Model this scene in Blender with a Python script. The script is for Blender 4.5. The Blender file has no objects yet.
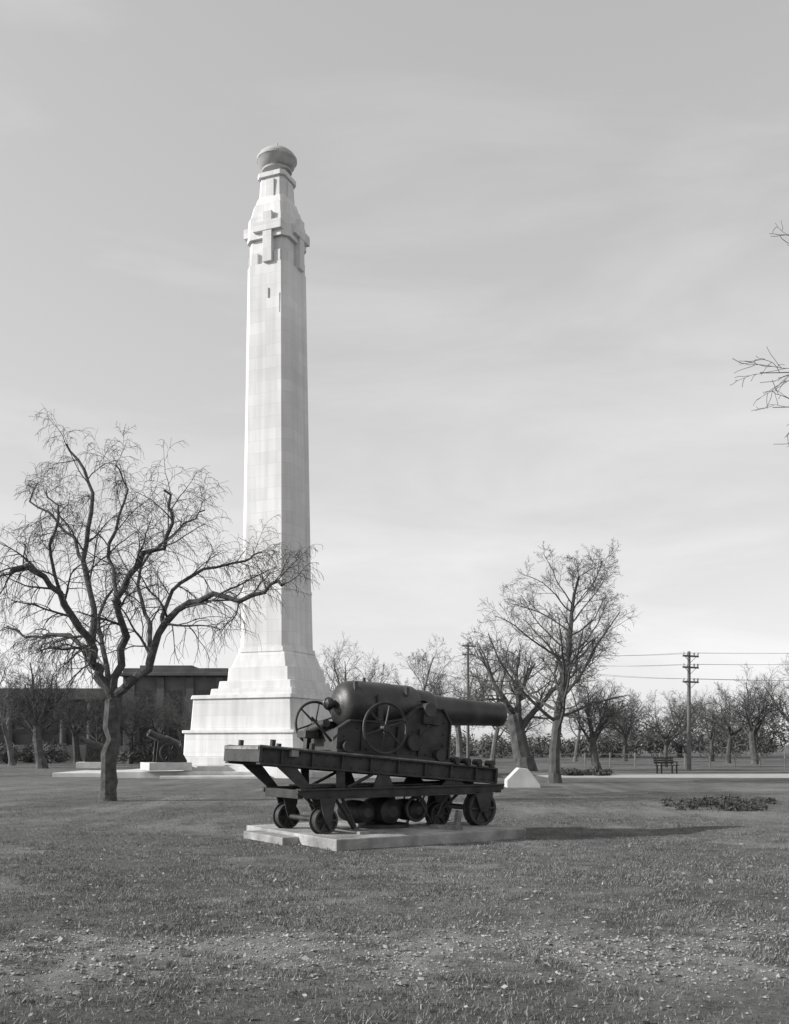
import bpy, math, random
import numpy as np
from mathutils import Vector, Matrix
R = random.Random(7)
NR = np.random.RandomState(5)
scene = bpy.context.scene
F = 1000.0; HY = 745.0; CX = 394.5; CH = 1.6
def P(px, py, d):
    return Vector(((px-CX)/F*d, d, CH+(HY-py)/F*d))

# ---------------------------------------------------------------- materials
def mat(name, lo, hi, rough=0.8, scale=3.0, bump=0.0, bscale=30.0, detail=5.0, metal=0.0, spec=0.5):
    m = bpy.data.materials.new(name); m.use_nodes = True
    nt = m.node_tree; b = nt.nodes['Principled BSDF']
    tc = nt.nodes.new('ShaderNodeTexCoord')
    n = nt.nodes.new('ShaderNodeTexNoise'); n.inputs['Scale'].default_value = scale; n.inputs['Detail'].default_value = detail
    nt.links.new(tc.outputs['Object'], n.inputs['Vector'])
    r = nt.nodes.new('ShaderNodeValToRGB')
    r.color_ramp.elements[0].position = 0.3; r.color_ramp.elements[1].position = 0.7
    r.color_ramp.elements[0].color = (lo, lo, lo, 1); r.color_ramp.elements[1].color = (hi, hi, hi, 1)
    nt.links.new(n.outputs['Fac'], r.inputs['Fac']); nt.links.new(r.outputs['Color'], b.inputs['Base Color'])
    b.inputs['Roughness'].default_value = rough; b.inputs['Metallic'].default_value = metal
    b.inputs['Specular IOR Level'].default_value = spec
    if bump > 0:
        n2 = nt.nodes.new('ShaderNodeTexNoise'); n2.inputs['Scale'].default_value = bscale; n2.inputs['Detail'].default_value = 6
        nt.links.new(tc.outputs['Object'], n2.inputs['Vector'])
        bp = nt.nodes.new('ShaderNodeBump'); bp.inputs['Strength'].default_value = bump; bp.inputs['Distance'].default_value = 0.03
        nt.links.new(n2.outputs['Fac'], bp.inputs['Height']); nt.links.new(bp.outputs['Normal'], b.inputs['Normal'])
    return m
M_gun = mat('gun_paint', 0.018, 0.055, 0.42, 3, 0.18, 60, detail=9)
M_iron = mat('carriage_iron', 0.010, 0.045, 0.58, 5, 0.3, 45, detail=9)
M_grey = mat('mid_grey', 0.12, 0.28, 0.5, 9, 0.2, 40)  # mid grey for the slide rails and the column's dark strips
M_wood = mat('weathered_wood', 0.1, 0.25, 0.8, 8, 0.3, 30)
M_conc = mat('concrete', 0.16, 0.42, 0.9, 2.5, 0.6, 25, detail=9)
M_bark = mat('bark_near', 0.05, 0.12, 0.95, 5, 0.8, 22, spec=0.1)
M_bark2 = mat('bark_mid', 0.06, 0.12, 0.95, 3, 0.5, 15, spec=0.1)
M_bark3 = mat('bark_hazed', 0.10, 0.18, 0.95, 2, spec=0.1)  # distance haze painted in as a lighter tone; also on right-edge twigs
M_leafd = mat('foliage_far', 0.06, 0.17, 0.9, 0.25, spec=0.1)
M_leafs = mat('foliage_plants', 0.04, 0.11, 0.8, 3, spec=0.2)
M_blade = mat('grass_blades', 0.09, 0.30, 0.8, 5, spec=0.15, detail=8)
M_soil = mat('soil', 0.18, 0.40, 0.95, 9, 0.4, 40, spec=0.1)
M_dead = mat('dead_leaves', 0.16, 0.42, 0.9, 5, spec=0.1)
M_path = mat('path_gravel', 0.30, 0.42, 0.95, 1.2, 0.3, 40)
M_white = mat('white_stone', 0.42, 0.62, 0.85, 1.5, 0.2, 20, detail=8)
M_bld = mat('building_stone', 0.07, 0.13, 0.9, 0.5, 0.2, 8)
M_glass = mat('dark_window', 0.02, 0.03, 0.2, 1)
M_pole = mat('pole_wood', 0.09, 0.15, 0.9, 4)
M_fence = mat('fence_paint', 0.16, 0.26, 0.8, 4)

def stone_mat():
    m = mat('monument_stone', 0.61, 0.75, 0.8, 0.35, 0.12, 12)
    nt = m.node_tree; b = nt.nodes['Principled BSDF']
    base = b.inputs['Base Color'].links[0].from_socket
    tc = nt.nodes.new('ShaderNodeTexCoord'); sp = nt.nodes.new('ShaderNodeSeparateXYZ')
    nt.links.new(tc.outputs['Object'], sp.inputs[0])
    ad = nt.nodes.new('ShaderNodeMath'); ad.operation = 'ADD'
    nt.links.new(sp.outputs['X'], ad.inputs[0]); nt.links.new(sp.outputs['Y'], ad.inputs[1])
    cb = nt.nodes.new('ShaderNodeCombineXYZ'); nt.links.new(ad.outputs[0], cb.inputs['X']); nt.links.new(sp.outputs['Z'], cb.inputs['Y'])
    br = nt.nodes.new('ShaderNodeTexBrick'); br.inputs['Scale'].default_value = 1.0
    br.inputs['Brick Width'].default_value = 1.25; br.inputs['Row Height'].default_value = 0.62
    br.inputs['Mortar Size'].default_value = 0.012; br.inputs['Mortar Smooth'].default_value = 0.6
    br.inputs['Color1'].default_value = (1, 1, 1, 1); br.inputs['Color2'].default_value = (0.9, 0.9, 0.9, 1)
    br.inputs['Mortar'].default_value = (0.78, 0.78, 0.78, 1)
    nt.links.new(cb.outputs[0], br.inputs['Vector'])
    mp = nt.nodes.new('ShaderNodeMapping'); mp.inputs['Scale'].default_value = (3, 3, 0.12)
    nt.links.new(tc.outputs['Object'], mp.inputs[0])
    ns = nt.nodes.new('ShaderNodeTexNoise'); ns.inputs['Scale'].default_value = 1; ns.inputs['Detail'].default_value = 6
    nt.links.new(mp.outputs[0], ns.inputs['Vector'])
    rr = nt.nodes.new('ShaderNodeMapRange'); rr.inputs['From Min'].default_value = 0.35; rr.inputs['From Max'].default_value = 0.6
    rr.inputs['To Min'].default_value = 0.86; rr.inputs['To Max'].default_value = 1.0
    nt.links.new(ns.outputs['Fac'], rr.inputs['Value'])
    m1 = nt.nodes.new('ShaderNodeMix'); m1.data_type = 'RGBA'; m1.blend_type = 'MULTIPLY'; m1.inputs['Factor'].default_value = 1
    nt.links.new(base, m1.inputs['A']); nt.links.new(br.outputs['Color'], m1.inputs['B'])
    m2 = nt.nodes.new('ShaderNodeMix'); m2.data_type = 'RGBA'; m2.blend_type = 'MULTIPLY'; m2.inputs['Factor'].default_value = 1
    nt.links.new(m1.outputs['Result'], m2.inputs['A']); nt.links.new(rr.outputs[0], m2.inputs['B'])
    nt.links.new(m2.outputs['Result'], b.inputs['Base Color'])
    return m
M_stone = stone_mat()

# ---------------------------------------------------------------- mesh builder
class MB:
    def __init__(s): s.v = []; s.f = []
    def add(s, vs, fs):
        o = len(s.v); s.v.extend([tuple(p) for p in vs]); s.f.extend([tuple(i+o for i in f) for f in fs])
    def box(s, c, d, mtx=None):
        cx, cy, cz = c; x, y, z = d[0]/2, d[1]/2, d[2]/2
        vs = [Vector((i*x, j*y, k*z)) for i in (-1, 1) for j in (-1, 1) for k in (-1, 1)]
        if mtx: vs = [mtx @ v for v in vs]
        vs = [v+Vector(c) for v in vs]
        s.add(vs, [(0, 1, 3, 2), (4, 6, 7, 5), (0, 4, 5, 1), (2, 3, 7, 6), (0, 2, 6, 4), (1, 5, 7, 3)])
    def tube(s, pts, rad, n=6, caps=True):
        t = (pts[1]-pts[0])
        ref = Vector((0.3, 0.8, 0.5)).cross(t)
        if ref.length < 1e-6: ref = Vector((1, 0, 0))
        ref.normalize(); o = len(s.v); m = len(pts)
        for i in range(m):
            if i == 0: t = pts[1]-pts[0]
            elif i == m-1: t = pts[-1]-pts[-2]
            else: t = pts[i+1]-pts[i-1]
            t = t.normalized(); u = ref-t*ref.dot(t); u.normalize(); w = t.cross(u); ref = u
            r = rad[i]; p = pts[i]
            for k in range(n):
                a = 6.28318*k/n; ca = math.cos(a)*r; sa = math.sin(a)*r
                s.v.append((p.x+u.x*ca+w.x*sa, p.y+u.y*ca+w.y*sa, p.z+u.z*ca+w.z*sa))
        for i in range(m-1):
            for k in range(n):
                a = o+i*n+k; b = o+i*n+(k+1) % n
                s.f.append((a, b, b+n, a+n))
        if caps:
            s.f.append(tuple(o+k for k in reversed(range(n)))); s.f.append(tuple(o+(m-1)*n+k for k in range(n)))
    def cyl(s, a, b, r0, r1=None, n=16):
        s.tube([Vector(a), Vector(b)], [r0, r0 if r1 is None else r1], n)
    def ring(s, c, ax, Rr, r, n=32, k=8):
        ax = Vector(ax).normalized(); u = ax.orthogonal().normalized(); w = ax.cross(u); c = Vector(c); o = len(s.v)
        for i in range(n):
            a = 2*math.pi*i/n; dr = u*math.cos(a)+w*math.sin(a)
            for j in range(k):
                b = 2*math.pi*j/k
                s.v.append(tuple(c+dr*(Rr+r*math.cos(b))+ax*(r*math.sin(b))))
        for i in range(n):
            for j in range(k):
                s.f.append((o+i*k+j, o+((i+1) % n)*k+j, o+((i+1) % n)*k+(j+1) % k, o+i*k+(j+1) % k))
    def lathe(s, prof, origin, ax, n=32):
        ax = Vector(ax).normalized(); u = ax.orthogonal().normalized(); w = ax.cross(u); c = Vector(origin); o = len(s.v)
        for (h, r) in prof:
            for k in range(n):
                a = 2*math.pi*k/n
                s.v.append(tuple(c+ax*h+(u*math.cos(a)+w*math.sin(a))*max(r, 1e-4)))
        for i in range(len(prof)-1):
            for k in range(n):
                a = o+i*n+k; b = o+i*n+(k+1) % n
                s.f.append((a, b, b+n, a+n))
    def extr(s, poly, y0, y1):   # poly in xz
        n = len(poly); vs = [(x, y0, z) for x, z in poly]+[(x, y1, z) for x, z in poly]
        s.add(vs, [tuple(range(n)), tuple(reversed(range(n, 2*n)))]+[(i, i+n, (i+1) % n+n, (i+1) % n) for i in range(n)])
    def obj(s, name, m, parent=None, smooth=False, bevel=0, mtx=None, fix=True):
        me = bpy.data.meshes.new(name); me.from_pydata(s.v, [], s.f); me.materials.append(m)
        if fix:
            import bmesh
            bm = bmesh.new(); bm.from_mesh(me); bmesh.ops.recalc_face_normals(bm, faces=bm.faces); bm.to_mesh(me); bm.free()
        ob = bpy.data.objects.new(name, me); scene.collection.objects.link(ob)
        if smooth:
            me.shade_smooth()
            me.set_sharp_from_angle(angle=math.radians(35))
        if mtx: ob.matrix_local = mtx
        if parent: ob.parent = parent
        if bevel:
            bv = ob.modifiers.new('bevel', 'BEVEL'); bv.width = bevel; bv.segments = 2; bv.limit_method = 'ANGLE'
        return ob
def empty(name, loc=(0, 0, 0), rz=0, sc=1):
    e = bpy.data.objects.new(name, None); scene.collection.objects.link(e)
    e.location = loc; e.rotation_euler = (0, 0, rz); e.scale = (sc, sc, sc); return e

# ---------------------------------------------------------------- ground
def pn(x, y, s, seed=0):
    r = np.random.RandomState(seed); o = np.zeros_like(x)
    for i in range(9):
        a = r.uniform(0, 6.28); f = s*r.uniform(0.5, 1.9); ph = r.uniform(0, 6.28)
        o += np.sin((x*np.cos(a)+y*np.sin(a))*f+ph+1.3*np.sin((y*np.cos(a)-x*np.sin(a))*f*0.7+ph*2))
    return o/4.0
def dirt(x, y):
    band = np.exp(-((y-7.7)/1.3)**2)
    n = 0.62+0.45*pn(x, y, 2.6, 1)+0.5*pn(x, y, 8, 2)+.3*pn(x, y, 19, 12)
    thin = 0.6*np.clip(pn(x, y, .9, 13)+.6*pn(x, y, 5, 14)+.3*pn(x, y, 15, 15)-.15, 0, 1)
    return np.clip(np.maximum(band*np.clip(n, 0, 1.3)*1.25-0.1, thin), 0, 1)
def axis(lo, hi, st, far):
    a = list(np.arange(lo, hi+1e-6, st)); g = st; x = a[-1]
    while x < far: g *= 1.2; x += g; a.append(x)
    g = st; x = a[0]; b = []
    while x > -far: g *= 1.2; x -= g; b.append(x)
    return np.array(b[::-1]+a)
xs = axis(-7, 7, 0.06, 4000); ys = axis(3.5, 16, 0.06, 4000)
X, Y = np.meshgrid(xs, ys); D = dirt(X, Y)
near = np.exp(-((Y-8)/9)**2)*np.exp(-(X/14)**2)
D = D*np.clip((60-np.abs(Y))/30, 0, 1)
Z = near*(0.008*pn(X, Y, 3, 3)) + D*near*(0.012*pn(X, Y, 14, 4)+0.018*pn(X, Y, 30, 6)) - 0.01*near
nv = X.size; nx = len(xs); ny = len(ys)
co = np.stack([X, Y, Z], -1).reshape(-1, 3)
idx = np.arange(nv).reshape(ny, nx)
fc = np.stack([idx[:-1, :-1], idx[:-1, 1:], idx[1:, 1:], idx[1:, :-1]], -1).reshape(-1, 4)
me = bpy.data.meshes.new('ground'); me.from_pydata(co.tolist(), [], fc.tolist())
at = me.attributes.new('dirt', 'FLOAT', 'POINT'); at.data.foreach_set('value', D.reshape(-1).astype(np.float32))
me.shade_smooth()
gm = bpy.data.materials.new('lawn'); gm.use_nodes = True; nt = gm.node_tree; b = nt.nodes['Principled BSDF']
b.inputs['Roughness'].default_value = 0.95; b.inputs['Specular IOR Level'].default_value = 0.1
tc = nt.nodes.new('ShaderNodeTexCoord')
def noi(s, d=6, ro=0.6):
    n = nt.nodes.new('ShaderNodeTexNoise'); n.inputs['Scale'].default_value = s; n.inputs['Detail'].default_value = d; n.inputs['Roughness'].default_value = ro
    nt.links.new(tc.outputs['Object'], n.inputs['Vector']); return n.outputs['Fac']
def rng(src, a, b_, c, d):
    n = nt.nodes.new('ShaderNodeMapRange'); n.inputs['From Min'].default_value = a; n.inputs['From Max'].default_value = b_
    n.inputs['To Min'].default_value = c; n.inputs['To Max'].default_value = d; nt.links.new(src, n.inputs['Value']); return n.outputs[0]
def mth(op, a, b_):
    n = nt.nodes.new('ShaderNodeMath'); n.operation = op
    for i, q in enumerate((a, b_)):
        if isinstance(q, (int, float)): n.inputs[i].default_value = q
        else: nt.links.new(q, n.inputs[i])
    return n.outputs[0]
g = mth('MULTIPLY', rng(noi(0.18), 0.3, 0.7, 0.68, 1.3), rng(noi(1.6), 0.3, 0.7, 0.7, 1.3))
g = mth('MULTIPLY', g, rng(noi(14, 8, 0.75), 0.3, 0.7, 0.45, 1.55))
g = mth('MULTIPLY', g, 0.145)
so = mth('MULTIPLY', rng(noi(22, 8, 0.75), 0.3, 0.7, 0.55, 1.45), 0.29)
aa = nt.nodes.new('ShaderNodeAttribute'); aa.attribute_name = 'dirt'
mx = nt.nodes.new('ShaderNodeMix'); mx.data_type = 'FLOAT'
nt.links.new(aa.outputs['Fac'], mx.inputs[0]); nt.links.new(g, mx.inputs[2]); nt.links.new(so, mx.inputs[3])
nt.links.new(mx.outputs[0], b.inputs['Base Color'])
bp = nt.nodes.new('ShaderNodeBump'); bp.inputs['Strength'].default_value = 1.0; bp.inputs['Distance'].default_value = 0.06
nt.links.new(noi(18, 10, 0.8), bp.inputs['Height']); nt.links.new(bp.outputs['Normal'], b.inputs['Normal'])
me.materials.append(gm)
scene.collection.objects.link(bpy.data.objects.new('ground', me))

def tri_mesh(name, co, nper, m):
    n = len(co)//nper
    me = bpy.data.meshes.new(name)
    me.vertices.add(len(co)); me.vertices.foreach_set('co', co.astype(np.float32).ravel())
    me.loops.add(n*nper); me.loops.foreach_set('vertex_index', np.arange(n*nper, dtype=np.int32))
    me.polygons.add(n); me.polygons.foreach_set('loop_start', np.arange(0, n*nper, nper, dtype=np.int32))
    me.update(calc_edges=True); me.materials.append(m)
    ob = bpy.data.objects.new(name, me); scene.collection.objects.link(ob); return ob

# grass blades (short worn turf with taller tufts)
N = 640000
d = NR.uniform(4.3, 36, N); x = NR.uniform(-1, 1, N)*(0.47*d+2.0)
keep = (NR.rand(N) > dirt(x, d)*1.15) & (NR.rand(N) < np.clip(0.7+0.5*pn(x, d, 1.5, 9), 0.25, 1)) & (NR.rand(N) < (36-d)/16)
d = d[keep]; x = x[keep]; n = len(d)
hgt = NR.uniform(0.006, 0.023, n)*(1+0.4*pn(x, d, 4, 8)); wd = NR.uniform(0.0025, 0.005, n)*(1+d/25)
tuft = np.clip(pn(x, d, 7, 21)+.7*pn(x, d, 19, 22)-.5, 0, 1)
hgt = np.abs(hgt)*(1+2.0*tuft)
an = NR.uniform(0, 6.283, n); le = NR.normal(0, 0.8, (n, 2))*hgt[:, None]
co = np.zeros((n, 3, 3)); dx = np.cos(an)*wd; dy = np.sin(an)*wd
co[:, 0] = np.stack([x-dx, d-dy, np.full(n, -0.012)], -1); co[:, 1] = np.stack([x+dx, d+dy, np.full(n, -0.012)], -1)
co[:, 2] = np.stack([x+le[:, 0], d+le[:, 1], hgt], -1)
tri_mesh('grass', co.reshape(-1, 3), 3, M_blade)

def quads(cent, size, m, name, flat=1.0, asp=.55):
    n = len(cent)
    a = NR.normal(size=(n, 3)); a[:, 2] *= flat; a /= np.linalg.norm(a, axis=1)[:, None]
    bb = NR.normal(size=(n, 3)); bb[:, 2] *= flat; bb -= a*(a*bb).sum(1)[:, None]; bb /= np.linalg.norm(bb, axis=1)[:, None]
    s = np.asarray(size).reshape(-1, 1)
    co = np.stack([cent-a*s, cent+bb*s*asp, cent+a*s, cent-bb*s*asp], 1)
    return tri_mesh(name, co.reshape(-1, 3), 4, m)
n = 2400; d = 4.6+NR.gamma(3, 1.9, n); x = NR.uniform(-1, 1, n)*(0.47*d+1)
quads(np.stack([x, d, NR.uniform(0.0, 0.02, n)], -1), NR.gamma(3, .0042, n)+.004, M_dead, 'fallen_leaves', 0.35)
mb = MB(); ico = [Vector(v).normalized() for v in [(1, 0, 0), (-1, 0, 0), (0, 1, 0), (0, -1, 0), (0, 0, 1), (0, 0, -1)]]
cnt = 0
while cnt < 3800:
    y = R.gauss(7.7, 1.1); xx = R.uniform(-1, 1)*(0.47*abs(y)+1)
    if y < 4.5 or R.random() > float(dirt(np.array([xx]), np.array([y]))[0])+0.03: continue
    s = R.uniform(0.005, 0.017)*(1.8 if R.random() < 0.07 else 1); c = Vector((xx, y, s*0.1)); cnt += 1
    mb.add([c+Vector((v.x*s*R.uniform(.7, 1.6), v.y*s*R.uniform(.7, 1.6), v.z*s*R.uniform(.4, .8))) for v in ico],
           [(0, 2, 4), (2, 1, 4), (1, 3, 4), (3, 0, 4), (2, 0, 5), (1, 2, 5), (3, 1, 5), (0, 3, 5)])
mb.obj('soil_clods', M_soil, fix=False)

# ---------------------------------------------------------------- trees
def grow(mb, rn, p, d, L, r, lev, Q, sides=(8, 6, 5, 4, 3, 3, 3)):
    n = Q['n'][lev]; st = L/n; pts = [p.copy()]; rad = [r]; w = Q['w'][lev]; tr = Q['t'][lev]; d = d.normalized()
    r1 = max(r*Q['tap'][lev], 0.0035)
    for i in range(n):
        d = Vector((d.x+rn.gauss(0, w), d.y+rn.gauss(0, w), d.z+rn.gauss(0, w)+tr)).normalized()
        p = p+d*st; pts.append(p.copy()); rad.append(r+(r1-r)*(i+1)/n)
    mb.tube(pts, rad, sides[lev], caps=False)
    children(mb, rn, pts, rad, L, lev, Q)
def children(mb, rn, pts, rad, L, lev, Q):
    if lev+1 >= len(Q['n']): return
    k = Q['c'][lev]; k = max(1, int(k*rn.uniform(0.8, 1.2)+0.5)); az = rn.uniform(0, 6.28); m = len(pts)-1
    for j in range(k):
        t = Q['s'][lev]+(1-Q['s'][lev])*(j+rn.random())/k
        t = min(t, 0.999); i = int(t*m); f = t*m-i
        q = pts[i].lerp(pts[i+1], f); tg = (pts[i+1]-pts[i]).normalized(); rr = rad[i]+(rad[i+1]-rad[i])*f
        az += 2.4+rn.gauss(0, .4); an = Q['a'][lev]*rn.uniform(0.7, 1.3)
        u = tg.orthogonal().normalized(); v = tg.cross(u)
        dd = tg*math.cos(an)+(u*math.cos(az)+v*math.sin(az))*math.sin(an)
        l2 = L*Q['l'][lev]*rn.uniform(0.7, 1.25)*(1.15-Q.get('tl', .5)*t)
        grow(mb, rn, q, dd, l2, max(rr*Q['rr'][lev], 0.0045), lev+1, Q)
QU = dict(n=[5, 8, 6, 5, 4], w=[.05, .13, .16, .18, .2], t=[.05, .07, .04, .02, 0.0], tap=[.75, .25, .3, .4, .5],
          c=[6, 9, 7, 6], s=[.65, .2, .15, .12], a=[.65, .7, .7, .7], l=[1.7, .5, .5, .5], rr=[.5, .45, .5, .55])
QC = dict(n=[12, 8, 6, 5, 4], w=[.07, .14, .17, .18, .2], t=[.05, .03, .02, .01, 0.0], tap=[.18, .25, .3, .4, .5], tl=.7,
          c=[24, 9, 8, 5], s=[.24, .2, .15, .12], a=[.95, .75, .7, .7], l=[.5, .5, .5, .5], rr=[.40, .5, .5, .55])
def make_tree(seed, H, r, Q=QU, lean=(0, 0), tf=0.27):
    rn = random.Random(seed); mb = MB()
    grow(mb, rn, Vector((0, 0, -0.1)), Vector((lean[0], lean[1], 1)), H*tf, r, 0, Q)
    mb.tube([Vector((0, 0, -0.1)), Vector((lean[0]*.1, lean[1]*.1, 0.1)), Vector((lean[0]*.4, lean[1]*.4, 0.4))], [r*1.35, r*1.15, r*0.97], 9)
    zz = sorted(v[2] for v in mb.v)[int(len(mb.v)*0.999)]; k = H/zz
    mb.v = [(a*k, b_*k, c*k) for a, b_, c in mb.v]
    return mb
def place(mb_or_me, name, m, px, py, rz=0, sc=1, dd=None):
    dist = dd if dd else F*CH/(py-HY)
    if isinstance(mb_or_me, MB):
        ob = mb_or_me.obj(name, m, fix=False, smooth=True)
    else:
        ob = bpy.data.objects.new(name, mb_or_me); scene.collection.objects.link(ob)
    ob.location = ((px-CX)/F*dist, dist, 0); ob.rotation_euler = (0, 0, rz)
    ob.scale = (sc, sc, sc) if not isinstance(sc, tuple) else sc
    return ob
D0 = F*CH/56
T = MB(); rn = random.Random(21)
QL = dict(n=[6, 9, 9, 6], w=[.08, .13, .14, .16], t=[0, -.01, -.13, -.2], tap=[.6, .3, .4, .6],
          c=[11, 10, 5], s=[.2, .12, .12], a=[.8, .8, .7], l=[.46, .66, .55], rr=[.40, .5, .6])
def limb(pl, r0, r1, lmul=1.0, twig=True):
    pts = [P(a, b_, D0+c) for a, b_, c in pl]
    out = []
    for i in range(len(pts)-1):
        for k in range(3):
            p0 = pts[max(i-1, 0)]; p1 = pts[i]; p2 = pts[i+1]; p3 = pts[min(i+2, len(pts)-1)]; t = k/3
            q = 0.5*((2*p1)+(p2-p0)*t+(2*p0-5*p1+4*p2-p3)*t*t+(3*p1-p0-3*p2+p3)*t**3)
            if out: q = q+Vector((rn.gauss(0, .05), rn.gauss(0, .05), rn.gauss(0, .05)))
            out.append(q)
    out.append(pts[-1]); n = len(out); r0 *= .84
    rad = [(r0+(r1-r0)*(i/(n-1))**0.8)*rn.uniform(.9, 1.12) for i in range(n)]
    T.tube(out, rad, 9, caps=False)
    if twig:
        L = sum((out[i+1]-out[i]).length for i in range(n-1))
        children(T, rn, out, rad, min(5.0, max(2.4, L*0.8))*lmul, 0, QL)
limb([(107, 804, 0), (108, 792, 0), (110, 755, .0), (113, 715, .05), (111, 690, .1)], .29, .2, twig=False)
T.tube([P(107, 806, D0), P(107.5, 800, D0), P(108.5, 788, D0)], [.33, .27, .22], 10)
limb([(111, 694, .1), (96, 668, .1), (86, 640, -.3), (66, 604, -.8), (44, 578, -1.2), (22, 566, -1.6), (10, 575, -2)], .2, .05)
limb([(90, 656, 0), (93, 610, .6), (84, 560, 1.0), (92, 512, 1.2), (84, 470, 1.5), (66, 444, 1.6)], .14, .03, .8)
limb([(112, 692, .1), (124, 650, .2), (119, 600, -.3), (136, 562, -.8), (162, 545, -1.0), (172, 515, -1.3), (164, 490, -1.5)], .16, .03, .8)
limb([(113, 696, .1), (146, 668, -.4), (166, 622, -.8), (200, 597, -1.2), (240, 600, -1.6), (270, 588, -2.0), (284, 584, -2.2)], .17, .035, .8)
limb([(164, 628, -.7), (172, 590, -.3), (205, 570, .3), (243, 560, .8), (262, 552, 1.2)], .085, .02, .75)
limb([(148, 664, -.4), (150, 625, .8), (138, 588, 1.6), (150, 555, 2.0), (185, 525, 2.4), (205, 510, 2.6)], .1, .02, .75)
limb([(88, 648, -.2), (58, 632, .4), (34, 640, 1.0), (8, 628, 1.5)], .09, .03, .7)
limb([(119, 605, -.3), (110, 570, .5), (114, 530, .9), (128, 490, 1.2), (116, 465, 1.3)], .085, .02, .75)
limb([(84, 562, 1.0), (66, 530, 1.6), (40, 508, 2.2), (28, 485, 2.5)], .07, .02, .75)
limb([(110, 690, .1), (104, 650, 1.2), (98, 615, 2.2), (120, 580, 3.2)], .12, .03, .7)
limb([(66, 604, -.8), (50, 560, -1.0), (58, 520, -1.2), (46, 490, -1.0)], .075, .02, .75)
T.obj('bare_tree', M_bark, fix=False, smooth=True)

t1 = make_tree(3, 10.4, .25, Q=QC, tf=.82)
o1 = place(t1, 'bare_tree', M_bark2, 555, 783, 0.5)
t2 = make_tree(8, 8.6, .27, lean=(-.12, .1), tf=.2)
o2 = place(t2, 'bare_tree', M_bark2, 526, 771, 1.0, 1.0)
QC2 = dict(QC); QC2['c'] = [16, 8, 7, 5]
t3 = make_tree(12, 10.5, .2, Q=QC2, tf=.7)
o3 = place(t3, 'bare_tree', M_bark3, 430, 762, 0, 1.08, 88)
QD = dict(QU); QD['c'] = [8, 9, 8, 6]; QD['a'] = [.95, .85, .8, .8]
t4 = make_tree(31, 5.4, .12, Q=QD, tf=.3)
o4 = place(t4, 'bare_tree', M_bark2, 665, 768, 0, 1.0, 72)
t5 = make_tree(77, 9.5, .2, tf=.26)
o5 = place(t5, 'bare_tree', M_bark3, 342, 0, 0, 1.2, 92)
t6 = make_tree(91, 8.5, .22, tf=.24, lean=(.15, 0))
o6 = place(t6, 'bare_tree', M_bark2, 42, 0, 2.6, 1.05, 68)
m1, m2, m3, m4, m5, m6 = [o.data for o in (o1, o2, o3, o4, o5, o6)]
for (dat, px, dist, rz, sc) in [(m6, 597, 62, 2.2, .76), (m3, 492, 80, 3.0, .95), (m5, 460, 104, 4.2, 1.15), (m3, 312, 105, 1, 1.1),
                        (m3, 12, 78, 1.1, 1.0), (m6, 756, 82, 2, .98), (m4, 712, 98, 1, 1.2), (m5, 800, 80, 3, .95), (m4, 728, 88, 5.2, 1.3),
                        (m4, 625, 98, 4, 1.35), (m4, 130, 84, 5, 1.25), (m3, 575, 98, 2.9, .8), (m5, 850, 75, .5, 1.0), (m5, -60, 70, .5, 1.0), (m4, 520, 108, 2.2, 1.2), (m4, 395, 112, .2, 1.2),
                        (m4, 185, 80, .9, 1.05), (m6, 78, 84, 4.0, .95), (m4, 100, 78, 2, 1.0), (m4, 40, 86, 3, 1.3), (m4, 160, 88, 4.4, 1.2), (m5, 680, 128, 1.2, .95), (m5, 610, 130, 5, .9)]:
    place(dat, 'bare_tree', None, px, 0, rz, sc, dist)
# tree beyond the right edge: fine twigs reach into view
QR = dict(n=[6, 8, 6, 5], w=[.08, .1, .14, .16], t=[0, 0.005, -.015, -.03], tap=[.6, .25, .4, .6],
          c=[10, 15, 5], s=[.2, .25, .12], a=[.8, .7, .6], l=[.4, .3, .45], rr=[.4, .35, .7])
tr = MB(); rn2 = random.Random(11)
base = Vector((9.0, 14.5, 0)); tp = [base+Vector((0, 0, -.1)), base+Vector((.05, 0, 3)), base+Vector((.1, .1, 6)), base+Vector((0, 0, 9)), base+Vector((-.1, 0, 10.5))]
tr.tube(tp, [.26, .2, .17, .1, .04], 9)
for (z, dx, dy, L) in [(6.4, -1, -.05, 3.5), (6.9, -1, .12, 3.6), (7.5, -1, -.15, 3.2), (8.1, -1, .05, 3.4), (5, .8, .6, 2.6), (6.8, .9, -.5, 2.8), (7.8, .3, 1, 2.3), (8.6, .3, -1, 2.0), (9.3, .6, .3, 2), (5.5, .7, -1, 2.2)]:
    grow(tr, rn2, base+Vector((.05, 0, z)), Vector((dx, dy, .05)), L, .024, 1, QR)
tr.obj('bare_tree', M_bark3, fix=False)

cs = []
def clump(px, dist, z, rx, rz, n):
    c = np.array([(px-CX)/F*dist, dist, z])
    q = NR.normal(size=(n, 3)); q /= np.linalg.norm(q, axis=1)[:, None]; q *= (NR.rand(n, 1)**0.45)
    q *= np.array([rx, rx, rz]); cs.append(c+q)
for i in range(90):
    px = R.uniform(612, 930); h = R.uniform(2.2, 6.8); clump(px, R.uniform(118, 155), h*.5+R.uniform(0, .8), R.uniform(1.4, 3.4), h*.55, 300)
for i in range(46):
    px = R.uniform(440, 620); h = R.uniform(1.5, 3.4); clump(px, R.uniform(118, 145), h*.5, R.uniform(1.2, 2.6), h*.55, 240)
for i in range(26):
    px = R.uniform(-150, 190); h = R.uniform(.8, 2.4); clump(px, R.uniform(84, 92), h*.45, R.uniform(1, 2), h*.5, 260)
for i in range(26):
    px = R.uniform(280, 440); h = R.uniform(1.5, 3); clump(px, R.uniform(112, 124), h*.45, R.uniform(1, 2), h*.5, 220)
cs = np.concatenate(cs); cs = cs[cs[:, 2] > 0]
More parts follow.
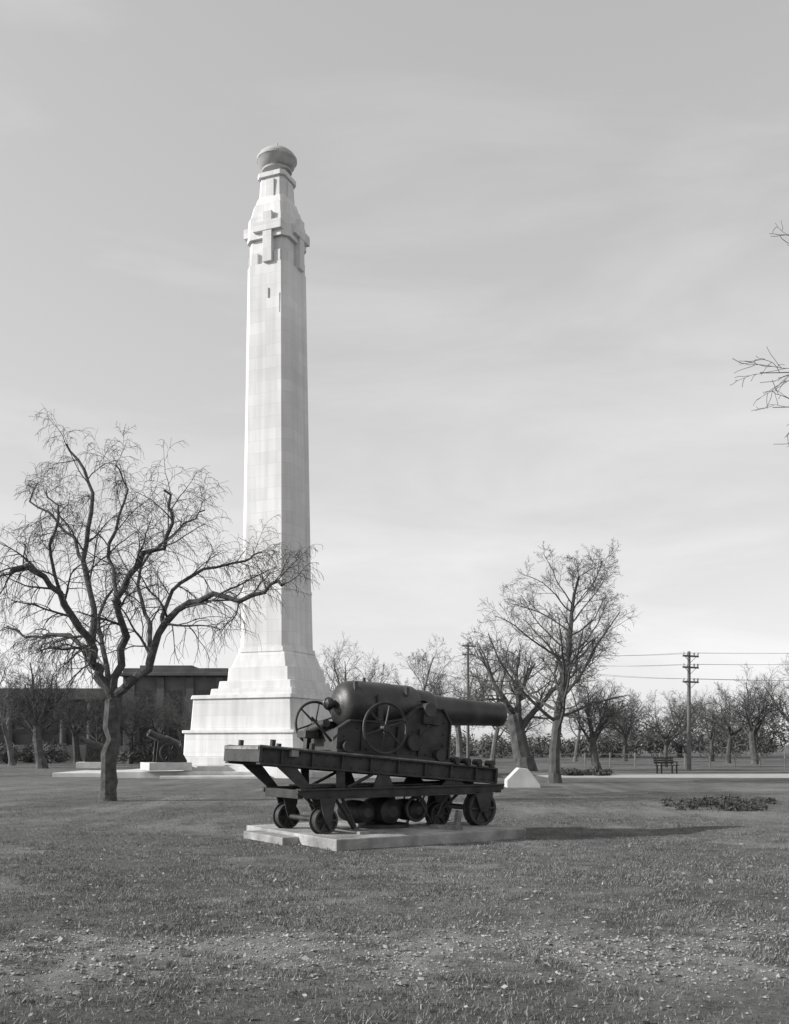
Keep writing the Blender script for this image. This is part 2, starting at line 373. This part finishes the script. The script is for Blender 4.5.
quads(cs, NR.uniform(.15, .6, len(cs)), M_leafd, 'distant_trees', asp=.16)
cs = []
for i in range(26):
    clump(R.uniform(562, 612), R.uniform(52, 54), .12, .35, R.uniform(.12, .32), 120)
c2 = np.concatenate(cs); c2 = c2[c2[:, 2] > 0]; quads(c2, NR.uniform(.03, .09, len(c2)), M_leafs, 'low_hedge')
cs = []
for i in range(60):
    clump(R.gauss(724, 19), R.uniform(24.2, 28.5), R.uniform(.0, .06), R.uniform(.14, .35), R.uniform(.05, .24), 110)
c2 = np.concatenate(cs); c2 = c2[c2[:, 2] > 0]; quads(c2, NR.uniform(.015, .07, len(c2)), M_leafs, 'garden_plants', asp=.35)

# ---------------------------------------------------------------- monument
MD = 53.0
mon = empty('war_memorial_column', ((277-CX)/F*MD, MD, 0), math.radians(-22))
def prism(mb, z0, z1, a0, a1, c=.25, ox=0, oy=0):
    def sec(a, z):
        k = a*(1-c); return [Vector((x+ox, y+oy, z)) for x, y in [(a, -k), (a, k), (k, a), (-k, a), (-a, k), (-a, -k), (-k, -a), (k, -a)]]
    vs = sec(a0, z0)+sec(a1, z1)
    mb.add(vs, [tuple(range(8)), tuple(reversed(range(8, 16)))]+[(i, (i+1) % 8, (i+1) % 8+8, i+8) for i in range(8)])
s = MB(); ox, oy = -.42, -.1
prism(s, -.1, .55, 4.1, 4.1, .02, ox, oy); prism(s, .55, 1.0, 3.7, 3.7, .02, ox, oy); prism(s, 1.0, 2.2, 3.25, 3.2, .03, ox, oy)
prism(s, 2.2, 2.35, 3.3, 3.3, .03, ox, oy); prism(s, 2.35, 3.95, 3.0, 2.9, .04, ox, oy); prism(s, 3.95, 4.15, 3.0, 2.95, .04, ox, oy)
prism(s, 4.15, 4.5, 2.5, 2.45, .06, -.15, 0); prism(s, 4.5, 4.9, 2.25, 2.2, .08, -.08, 0)
s.obj('stepped_base', M_stone, mon, bevel=.03)
s = MB(); prism(s, 4.9, 5.6, 2.0, 1.95, .15); prism(s, 5.6, 6.4, 1.9, 1.62, .2); prism(s, 6.4, 6.65, 1.66, 1.62, .25)
prism(s, 6.65, 9.6, 1.56, 1.50, .28); prism(s, 9.6, 9.8, 1.54, 1.50, .28)
s.obj('pedestal', M_stone, mon, bevel=.02)
s = MB(); prism(s, 9.8, 26.6, 1.475, 1.25, .27)
s.obj('shaft', M_stone, mon, bevel=.015)
s = MB()
prism(s, 26.6, 27.9, 1.10, 1.10, .2)
for k in range(4):
    m = Matrix.Rotation(k*math.pi/2, 3, 'Z')
    for sx in (-1, 1):
        s.box(m @ Vector((sx*.66, -1.10, 26.9)), (.40, .26, .6), m)
prism(s, 27.9, 29.1, 1.27, 1.22, .27); prism(s, 29.1, 29.85, 1.17, 1.0, .28); prism(s, 29.85, 30.25, .95, .84, .25); prism(s, 30.25, 31.35, .76, .7, .25)
for k in range(4):
    m = Matrix.Rotation(k*math.pi/2, 3, 'Z'); s.box(m @ Vector((0, -.71, 30.6)), (.5, .2, 1.2), m)
prism(s, 31.35, 31.6, .82, .82, .25)
s.obj('head', M_stone, mon, bevel=.02)
s = MB()
for k in range(4):
    m = Matrix.Rotation(k*math.pi/2, 3, 'Z'); oxx = .18
    s.box(m @ Vector((oxx, -1.24, 27.9)), (.52, .34, 2.6), m); s.box(m @ Vector((oxx, -1.27, 28.45)), (1.65, .34, .5), m)
s.obj('cross_relief', M_stone, mon, bevel=.02)
s = MB()
for k in range(2):
    m = Matrix.Rotation(k*math.pi, 3, 'Z')
    s.box(m @ Vector((.85, -1.26, 24.4)), (.05, .06, 1.0), m); s.box(m @ Vector((.2, -1.29, 25.0)), (.05, .05, .5), m)
s.obj('sword_shadow', M_grey, mon)  # thin dark strips painted in for the sword's shadow on two faces
s = MB(); s.lathe([(31.6, .5), (31.75, .42), (31.85, .5), (31.9, .78), (31.98, .8), (32.0, .6), (32.08, .72), (32.25, .93), (32.45, 1.0), (32.5, 1.06), (32.62, 1.06), (32.65, .98), (32.8, .93), (32.95, .75), (33.02, .45), (33.05, .15), (33.2, .08), (33.5, .03), (33.52, 0)], (0, 0, 0), (0, 0, 1), 28)
s.obj('urn', mat('urn_stone', .32, .46, .7, 2, .1), mon, smooth=True)
ter = empty('stone_terrace', (0, 0, 0))
s = MB(); s.box((-4.6, 57.5, .05), (19, 17.5, .5)); s.box((-15.6, 53.5, .0), (3.0, 7.0, .42)); s.box((-8.6, 48.2, -.05), (5.2, 1.0, .35)); s.obj('slab', M_white, ter, bevel=.03)
s = MB(); s.box((-4.6, 58, .33), (15, 14, .1)); s.obj('upper_step', M_white, ter, bevel=.02)
s = MB(); s.extr([(-.62, -.05), (.66, -.05), (.62, .12), (.18, .7), (-.16, .74), (-.62, .28)], -.45, .45)
s.obj('stone_block', M_white, None, bevel=.02, mtx=Matrix.Translation(((522-CX)/F*38, 38, 0)))
s = MB(); s.add([(7.5, 49, .004), (70, 46, .004), (70, 55, .004), (7.5, 57, .004)], [(0, 1, 2, 3)]); s.obj('path', M_path)

# ---------------------------------------------------------------- building
bd = empty('classical_building', (-20.8, 95, 0), 0)
s = MB(); s.box((0, 5, 4.1), (10, 10, 8.2)); s.box((0, 4.9, 8.3), (10.8, 11, .3)); s.box((0, 5, 8.65), (10, 10.2, .5)); s.box((-1.0, 4.9, 9.0), (5, 9, .4))
s.box((-15, 6, 3.2), (20, 8, 6.4)); s.box((-15, 5.9, 6.55), (20, 8.8, .3)); s.box((-15, 6, 6.9), (20, 8.2, .4)); s.box((-15, 1.65, .8), (20, .7, 1.6))
s.obj('walls', M_bld, bd, bevel=.03)
s = MB()
for i in range(8):
    xx = -24.2+i*2.6
    s.cyl((xx, 1.6, 1.6), (xx, 1.6, 5.8), .34, .28, 14); s.box((xx, 1.6, 5.9), (.8, .7, .2)); s.box((xx, 1.6, 1.68), (.85, .66, .16))
s.box((-15, 1.62, 6.2), (19.9, .76, .4))
for i in range(4): s.box((-4.2+i*2.8, -.08, 4.3), (.7, .3, 7.4))
s.obj('columns', M_bld, bd)
s = MB()
for i in range(7):
    xx = -22.9+i*2.6; s.box((xx, 1.985, 4.0), (1.2, .06, 2.6))
for i in range(3):
    xx = -2.8+i*2.8; s.box((xx, -.005, 5.6), (1.2, .06, 2.4)); s.box((xx, -.005, 2.2), (1.2, .06, 2.2))
s.obj('windows', M_glass, bd)

# ---------------------------------------------------------------- poles, wires, fence, bench
def pole(px, dist, H, arms):
    e = empty('utility_pole', ((px-CX)/F*dist, dist, 0), .5)
    s = MB(); s.cyl((0, 0, -.2), (0, 0, H), .15, .09, 10); s.obj('post', M_pole, e, smooth=True)
    s = MB(); si = MB()
    for z in arms:
        s.box((0, -.14, z), (1.3, .09, .11)); s.tube([Vector((-.5, -.14, z)), Vector((0, -.12, z-.4))], [.02, .02], 4); s.tube([Vector((.5, -.14, z)), Vector((0, -.12, z-.4))], [.02, .02], 4)
        for xx in (-.6, -.3, .3, .6): si.lathe([(0, .02), (.05, .05), (.1, .06), (.16, .05), (.2, .01)], (xx, -.14, z+.06), (0, 0, 1), 8)
    s.obj('crossarms', M_pole, e); si.obj('insulators', M_white, e)
    return e
p1 = ((689-CX)/F*62, 62); p2 = ((468-CX)/F*82, 82)
pole(689, 62, 7.4, [7.1, 6.4, 5.5]); pole(468, 82, 10.0, [9.7, 9.0])
s = MB()
def wire(a, b_, sag):
    pts = []
    for i in range(21):
        t = i/20; q = Vector(a).lerp(Vector(b_), t); q.z -= sag*4*t*(1-t); pts.append(q)
    s.tube(pts, [.011]*21, 4)
for z1, z2, zr in [(7.3, 9.9, 7.4), (6.6, 9.2, 6.8), (5.7, 9.15, 5.6)]:
    for o in (-.5, .5):
        wire((p1[0]+o, p1[1]-.1, z1), (45+o, 52, zr), .35); wire((p1[0]+o, p1[1]-.1, z1), (p2[0]+o, p2[1]-.1, z2), .5)
s.obj('overhead_wires', M_pole, fix=False)
fe = empty('park_fence', (0, 72, 0))
s = MB(); x0 = (560-CX)/F*72; x = x0
while x < 48:
    s.box((x, 0, .5), (.09, .09, 1.1)); x += 1.8
s.obj('posts', M_fence, fe)
s = MB(); L = 48-x0
s.box((x0+L/2, .08, .95), (L, .04, .05)); s.box((x0+L/2, .08, .55), (L, .03, .03)); s.obj('rails', M_fence, fe)
be = empty('park_bench', ((667-CX)/F*56, 56, .004), .35)
s = MB()
for k in range(4): s.box((0, -.22+k*.13, .45), (1.3, .1, .035))
s.obj('seat', M_iron, be)
s = MB(); mt = Matrix.Rotation(-.2, 3, 'X')
for k in range(3): s.box((0, .3+.03*k, .6+k*.13), (1.3, .03, .1), mt)
s.obj('backrest', M_iron, be)
s = MB()
for xx in (-.5, .5):
    s.box((xx, -.2, .22), (.06, .06, .45)); s.box((xx, .22, .22), (.06, .06, .45)); s.tube([Vector((xx, .24, .4)), Vector((xx, .38, .95))], [.03, .025], 5); s.box((xx, 0, .64), (.06, .5, .04)); s.box((xx, -.22, .54), (.05, .05, .2))
s.obj('legs', M_iron, be)

# ---------------------------------------------------------------- small field guns by the memorial
def wheel(mb, c, r, w, spokes=10, rim=.05):
    c = Vector(c)
    mb.lathe([(-w/2, r-rim), (-w/2, r), (w/2, r), (w/2, r-rim), (-w/2, r-rim)], c, (0, 1, 0), 28)
    mb.lathe([(-w*.9, .0), (-w*.9, r*.16), (w*.9, r*.16), (w*.9, 0)], c, (0, 1, 0), 14)
    for k in range(spokes):
        a = 2*math.pi*k/spokes; d = Vector((math.cos(a), 0, math.sin(a)))
        mb.tube([c+d*r*.1, c+d*(r-rim*.8)], [.03, .022], 6)
def fieldgun(px, dist, z, rz, sc):
    e = empty('field_gun', ((px-CX)/F*dist, dist, z), rz, sc)
    s = MB(); s.box((0, 0, -.2), (2.2, 1.8, .4)); s.obj('plinth', M_white, e, bevel=.02)
    s = MB(); wheel(s, (0, -.6, .5), .5, .09, 12, .07); wheel(s, (0, .6, .5), .5, .09, 12, .07); s.cyl((0, -.6, .5), (0, .6, .5), .06); s.obj('wheels', M_iron, e, smooth=True)
    s = MB(); ax = Vector((-.9, 0, .42)).normalized(); s.lathe([(-.75, .0), (-.75, .14), (-.65, .26), (-.55, .3), (.1, .28), (.12, .22), (.6, .19), (.9, .17), (.92, .2), (1.0, .2), (1.0, .1), (.9, .09)], (0, 0, 1.1), ax, 20); s.obj('barrel', M_gun, e, smooth=True)
    s = MB()
    for y in (-.3, .3): s.extr([(-.6, .1), (-.5, 1.1), (.1, 1.25), (.6, .8), (1.0, .1), (1.0, 0), (-.6, 0)], y-.04, y+.04)
    s.box((.2, 0, .6), (.12, .6, .12)); s.obj('trail', M_iron, e)
fieldgun(166, 49, .75, .5, .95); fieldgun(95, 56, .65, .2, .85)

# ---------------------------------------------------------------- the big gun
A = math.radians(33)
gun = empty('coastal_cannon', (-.19, 17.5, 0), A)
s = MB(); s.box((0, 0, .07), (3.75, 3.25, .2)); s.box((-2.0, .35, .05), (.34, 1.5, .14)); s.obj('concrete_plinth', M_conc, gun, bevel=.02)
s = MB()
for y in (-.62, .62):
    s.extr([(-2.02, .82), (-1.85, .74), (1.9, .74), (2.17, .80), (2.17, .87), (-2.02, .89)], y-.03, y+.03)
    s.box((.07, y, .885), (4.15, .17, .03)); s.box((.07, y, .74), (3.6, .17, .025))
for x in (-1.95, -1.3, -.5, .45, 1.2, 2.1): s.box((x, 0, .81), (.1, 1.2, .14))
s.box((.0, 0, .92), (3.2, 1.0, .025))
s.obj('lower_frame', M_iron, gun, bevel=.006)
s = MB()
def truckwheel(mb, x, y, r):
    c = Vector((x, y, .17+r))
    mb.lathe([(-.07, 0), (-.085, .06), (-.05, .07), (-.03, r*.45), (-.04, r*.8), (-.08, r*.84), (-.08, r), (.05, r), (.055, r+.03), (.08, r+.03), (.08, r*.8), (.03, r*.75), (.03, 0)], c, (0, 1, 0), 30)
    for k in range(6):
        a = k*math.pi/3; d = Vector((math.cos(a), 0, math.sin(a))); mb.tube([c+Vector((0, -.05, 0))+d*.05, c+Vector((0, -.07, 0))+d*r*.85], [.028, .022], 6)
for y in (-.66, .66): truckwheel(s, -1.55, y, .21); truckwheel(s, 1.62, y, .3)
truckwheel(s, .95, -.3, .2)
s.cyl((-1.55, -.8, .38), (-1.55, .8, .38), .045); s.cyl((1.62, -.8, .47), (1.62, .8, .47), .05)
s.obj('truck_wheels', M_iron, gun, smooth=True)
s = MB()
for y in (-.78, -.52, .52, .78):
    s.extr([(-1.7, .74), (-1.4, .74), (-1.5, .34), (-1.6, .34)], y-.015, y+.015)
    s.extr([(1.42, .74), (1.82, .74), (1.70, .42), (1.54, .42)], y-.015, y+.015)
for y in (-.62, .62):
    s.extr([(-1.95, .9), (-1.75, .9), (-2.05, 1.26), (-2.4, 1.28)], y-.02, y+.02)
    s.extr([(-1.3, .9), (-1.15, .9), (-1.15, 1.18), (-1.3, 1.19)], y-.02, y+.02)
    s.extr([(-.6, .9), (-.2, .9), (-.3, 1.12), (-.5, 1.12)], y-.02, y+.02)
    s.extr([(.8, .9), (1.3, .9), (1.2, .98), (.9, 1.0)], y-.02, y+.02)
    s.tube([Vector((-1.1, y, .9)), Vector((-.6, y, 1.12))], [.03, .03], 6); s.tube([Vector((-1.3, y*.9, .74)), Vector((-.8, y*.5, .2))], [.03, .03], 6)
    s.tube([Vector((1.2, y*.9, .74)), Vector((.7, y*.5, .2))], [.03, .03], 6); s.tube([Vector((-1.2, y, .74)), Vector((-.95, y, .25))], [.03, .03], 6)
    s.tube([Vector((.3, y, .74)), Vector((.62, y, .2)), Vector((.9, y, .74))], [.022, .022, .022], 6)
s.obj('brackets', M_iron, gun, bevel=.004)
s = MB(); s.cyl((0, 0, .17), (0, 0, .75), .24, .2, 20); s.lathe([(0, 0), (0, .45), (.06, .45), (.08, .3), (.08, 0)], (0, 0, .17), (0, 0, 1), 28)
for x, r in ((-.6, .2), (-.1, .24), (.45, .19)): s.lathe([(-.42, 0), (-.42, r*.4), (-.34, r*.85), (-.1, r), (.1, r), (.34, r*.85), (.42, r*.4), (.42, 0)], (x, -.05, .46), (0, 1, 0), 22)
s.ring((.35, -.5, .5), (0, 1, 0), .2, .03, 26, 6)
s.obj('pivot_gear', M_iron, gun, smooth=True)
s = MB(); s.box((.62, -1.0, .2), (.16, .6, .07), Matrix.Rotation(.3, 3, 'Z')); s.box((.98, -.85, .32), (.09, .09, .3), Matrix.Rotation(.2, 3, 'Y')); s.box((-.9, -1.05, .19), (.5, .12, .05)); s.obj('timber_chocks', M_wood, gun, bevel=.006)
SL = Matrix.Translation((0, 0, 1.356)) @ Matrix.Rotation(math.radians(4.88), 4, 'Y')
s = MB()
for y in (-.60, .60):
    s.box((-.34, y, -.14), (4.68, .035, .25)); s.box((-.34, y, -.015), (4.70, .17, .03)); s.box((-.34, y, -.27), (4.68, .15, .03))
    for x in np.arange(-2.3, 2.0, .55): s.box((x, y, -.14), (.03, .13, .23))
s.box((-2.68, 0, -.12), (.05, 1.36, .26)); s.box((2.0, 0, -.15), (.05, 1.36, .26))
for x in (-1.8, -1.0, -.1, .8, 1.5): s.box((x, 0, -.15), (.08, 1.15, .2))
s.box((-2.4, 0, -.02), (.46, 1.02, .03)); s.box((.1, 0, -.24), (3.9, 1.1, .02))
s.obj('slide_girders', M_iron, gun, bevel=.006, mtx=SL)
s = MB()
for y in (-.60, .60): s.box((-.34, y, .012), (4.68, .07, .022))
s.box((-2.1, -.66, -.07), (.12, .1, .1)); s.box((-2.715, 0, -.03), (.012, 1.3, .05))
s.obj('pale_rails', M_grey, gun, mtx=SL)  # paler strips along the slide's top edges and rear end
s = MB()
for x in (1.1, 1.35, 1.6, 1.88):
    for y in (-.6, .6): s.cyl((x, y-.08, .07), (x, y+.08, .07), .06, n=12); s.box((x, y, .03), (.07, .2, .06))
for x in (-2.45, -1.75):
    for y in (-.6, .6): s.cyl((x, y, .02), (x, y, .12), .045, n=10)
s.lathe([(-1.0, 0), (-1.0, .1), (.7, .1), (.7, .06), (1.5, .05), (1.5, 0)], (.3, -.12, .08), (1, 0, 0), 16)
s.lathe([(-1.0, 0), (-1.0, .1), (.7, .1), (.7, .06), (1.5, .05), (1.5, 0)], (.3, .16, .08), (1, 0, 0), 16)
s.obj('stops_and_buffers', M_iron, gun, smooth=True, mtx=SL)
s = MB()
def rivet(x, y, z, r=.016):
    sy = -1 if y < 0 else 1
    s.lathe([(0, r), (r*.5, r*.8), (r*.8, r*.35), (r*.82, 0)], (x, y, z), (0, sy, 0), 8)
for x in np.arange(-2.6, 1.95, .16):
    rivet(x, -.618, -.06); rivet(x, -.618, -.22)
s.obj('girder_rivets', M_iron, gun, mtx=SL, smooth=True)
prof = [(-1.28, .03), (-1.28, .40), (-1.05, .56), (-.35, .60), (.05, .70), (.28, .92), (.80, .94), (.98, .72), (.98, .03)]
s = MB()
for y in (-.52, .52): s.extr(prof, y-.025, y+.025)
for y in (-.52, .52):
    for i in range(len(prof)-1):
        a = Vector((prof[i][0], y, prof[i][1])); b_ = Vector((prof[i+1][0], y, prof[i+1][1])); dd = b_-a
        m = Matrix.Rotation(-math.atan2(dd.z, dd.x), 3, 'Y'); s.box((a+b_)/2, (dd.length+.02, .13, .035), m)
    s.box((-.15, y, .045), (2.3, .2, .05))
    for x in (-.8, -.1, .35): s.box((x, y, .3), (.05, .12, .5))
s.box((-1.2, 0, .22), (.06, 1.0, .38)); s.box((.9, 0, .3), (.06, 1.0, .5)); s.box((-.2, 0, .25), (.06, 1.0, .4)); s.box((-1.0, 0, .12), (.5, .8, .14))
s.obj('carriage_cheeks', M_iron, gun, bevel=.006, mtx=SL)
s = MB()
for x, z in [(-1.15, .12), (-1.15, .3), (-.7, .12), (-.5, .5), (-.2, .12), (.2, .12), (.2, .5), (.5, .12), (.5, .6), (.85, .12), (.85, .3), (.85, .5), (.85, .7), (.35, .8), (.7, .82), (-.9, .45)]: rivet(x, -.548, z, .022)
for x in (-1.1, .75):
    for y in (-.6, .6): s.cyl((x, y-.07, .13), (x, y+.07, .13), .1, n=18)
s.cyl((-.45, -.78, .5), (-.45, .78, .5), .04); s.box((.55, -.58, .75), (.36, .08, .2)); s.cyl((.2, -.66, .3), (.2, -.5, .3), .13, n=20); s.ring((.2, -.64, .3), (0, 1, 0), .13, .02, 20, 6)
s.tube([Vector((.2, -.62, .3)), Vector((.42, -.72, .62))], [.02, .02], 6); s.cyl((-1.3, -.2, .5), (-1.3, .3, .4), .07)
s.box((-1.42, .2, .3), (.25, .3, .12)); s.tube([Vector((-1.3, -.4, .2)), Vector((-1.75, -.5, .55))], [.025, .02], 6)
s.obj('carriage_fittings', M_iron, gun, mtx=SL, smooth=True)
def handwheel(x, y, z, r, name):
    s = MB(); s.ring((x, y, z), (0, 1, 0), r, .024, 40, 8)
    for k in range(6):
        a = k*math.pi/3+.3; d = Vector((math.cos(a), 0, math.sin(a))); s.tube([Vector((x, y, z)), Vector((x, y, z))+d*r], [.022, .014], 6)
    s.lathe([(-.05, 0), (-.05, .06), (.05, .07), (.05, 0)], (x, y, z), (0, 1, 0), 14)
    s.cyl((x, y, z), (x, y*.65, z), .035)
    s.obj(name, M_iron, gun, smooth=True)
handwheel(-.45, -.76, 1.88, .42, 'handwheel_near'); handwheel(-.95, .76, 1.98, .38, 'handwheel_far')
GA = Vector((3.8, 0, -.13)).normalized(); G0 = Vector((-1.12, 0, 2.30))
prof = [(-.06, 0), (-.06, .045), (-.03, .085), (.02, .10), (.07, .085), (.1, .06), (.13, .06), (.15, .13), (.155, .18), (.17, .2), (.2, .27), (.24, .34), (.30, .385), (.37, .41), (.46, .418), (.47, .425), (1.15, .422), (1.16, .412), (1.62, .405), (1.66, .385), (1.67, .36), (2.02, .34), (2.05, .325), (2.06, .285), (2.5, .26), (3.0, .24), (3.4, .225), (3.58, .218), (3.60, .228), (3.70, .230), (3.73, .22), (3.73, .10), (3.71, .092), (3.1, .09), (3.1, 0)]
s = MB(); s.lathe(prof, G0, GA, 48); s.obj('barrel', M_gun, gun, smooth=True)
s = MB(); tz = (G0+GA*1.78).z; tx = (G0+GA*1.78).x
s.cyl((tx-.1, -.64, tz-.03), (tx-.1, .64, tz-.03), .12, n=24); s.lathe([(-.4, .17), (.4, .17)], (tx-.1, 0, tz-.03), (0, 1, 0), 24)
s.ring((-1.1, 0, 2.30), (0, 1, 0), .085, .028, 20, 8)
s.box((.25, -.36, 2.53), (.06, .06, .14)); s.box((-.75, -.3, 2.6), (.06, .06, .14)); s.cyl((-.4, 0, 2.6), (-.4, 0, 2.76), .03)
for k in range(9):
    a = -.9+k*.2; s.box((-.35, -.445, 2.26+.28*math.sin(a)), (.1, .04, .05))
s.obj('trunnions_and_sights', M_gun, gun, smooth=True)

# ---------------------------------------------------------------- light
EL = math.radians(26); L = Vector((1, .15, -math.tan(EL)*1.01))
sl = bpy.data.lights.new('sun', 'SUN'); sl.energy = 5.0; sl.angle = math.radians(.5); sl.color = (1, .985, .965)
so_ = bpy.data.objects.new('sun', sl); scene.collection.objects.link(so_); so_.rotation_euler = L.to_track_quat('-Z', 'Y').to_euler()
w = bpy.data.worlds.new('World'); scene.world = w; w.use_nodes = True; nt = w.node_tree
bg = nt.nodes['Background']; bg.inputs['Strength'].default_value = .12
sk = nt.nodes.new('ShaderNodeTexSky'); sk.sky_type = 'NISHITA'; sk.sun_disc = False; sk.sun_elevation = EL; sk.sun_rotation = math.atan2(-1, -.15)
bw = nt.nodes.new('ShaderNodeRGBToBW'); nt.links.new(sk.outputs[0], bw.inputs[0])
pw = mth('POWER', bw.outputs[0], .46)
v = mth('MULTIPLY', pw, 3.6)
tc = nt.nodes.new('ShaderNodeTexCoord'); mp = nt.nodes.new('ShaderNodeMapping'); mp.inputs['Scale'].default_value = (1.5, 1.5, 6); mp.inputs['Rotation'].default_value = (0, .15, 0)
nt.links.new(tc.outputs['Generated'], mp.inputs[0])
cn = nt.nodes.new('ShaderNodeTexNoise'); cn.inputs['Scale'].default_value = 1.6; cn.inputs['Detail'].default_value = 7; cn.inputs['Roughness'].default_value = .55; cn.inputs['Distortion'].default_value = .4
nt.links.new(mp.outputs[0], cn.inputs['Vector'])
cl = rng(cn.outputs['Fac'], .45, .75, .98, 1.2)
v = mth('MULTIPLY', v, cl)
nt.links.new(v, bg.inputs['Color'])

cam = bpy.data.cameras.new('camera'); co_ = bpy.data.objects.new('camera', cam); scene.collection.objects.link(co_)
co_.location = (0, 0, CH); co_.rotation_euler = (math.pi/2, 0, 0)
cam.sensor_fit = 'HORIZONTAL'; cam.sensor_width = 36; cam.lens = F/789*36; cam.shift_y = (HY-512)/789; cam.clip_end = 9000; cam.clip_start = .1
scene.camera = co_
scene.view_settings.view_transform = 'Standard'; scene.view_settings.look = 'None'; scene.view_settings.exposure = 0
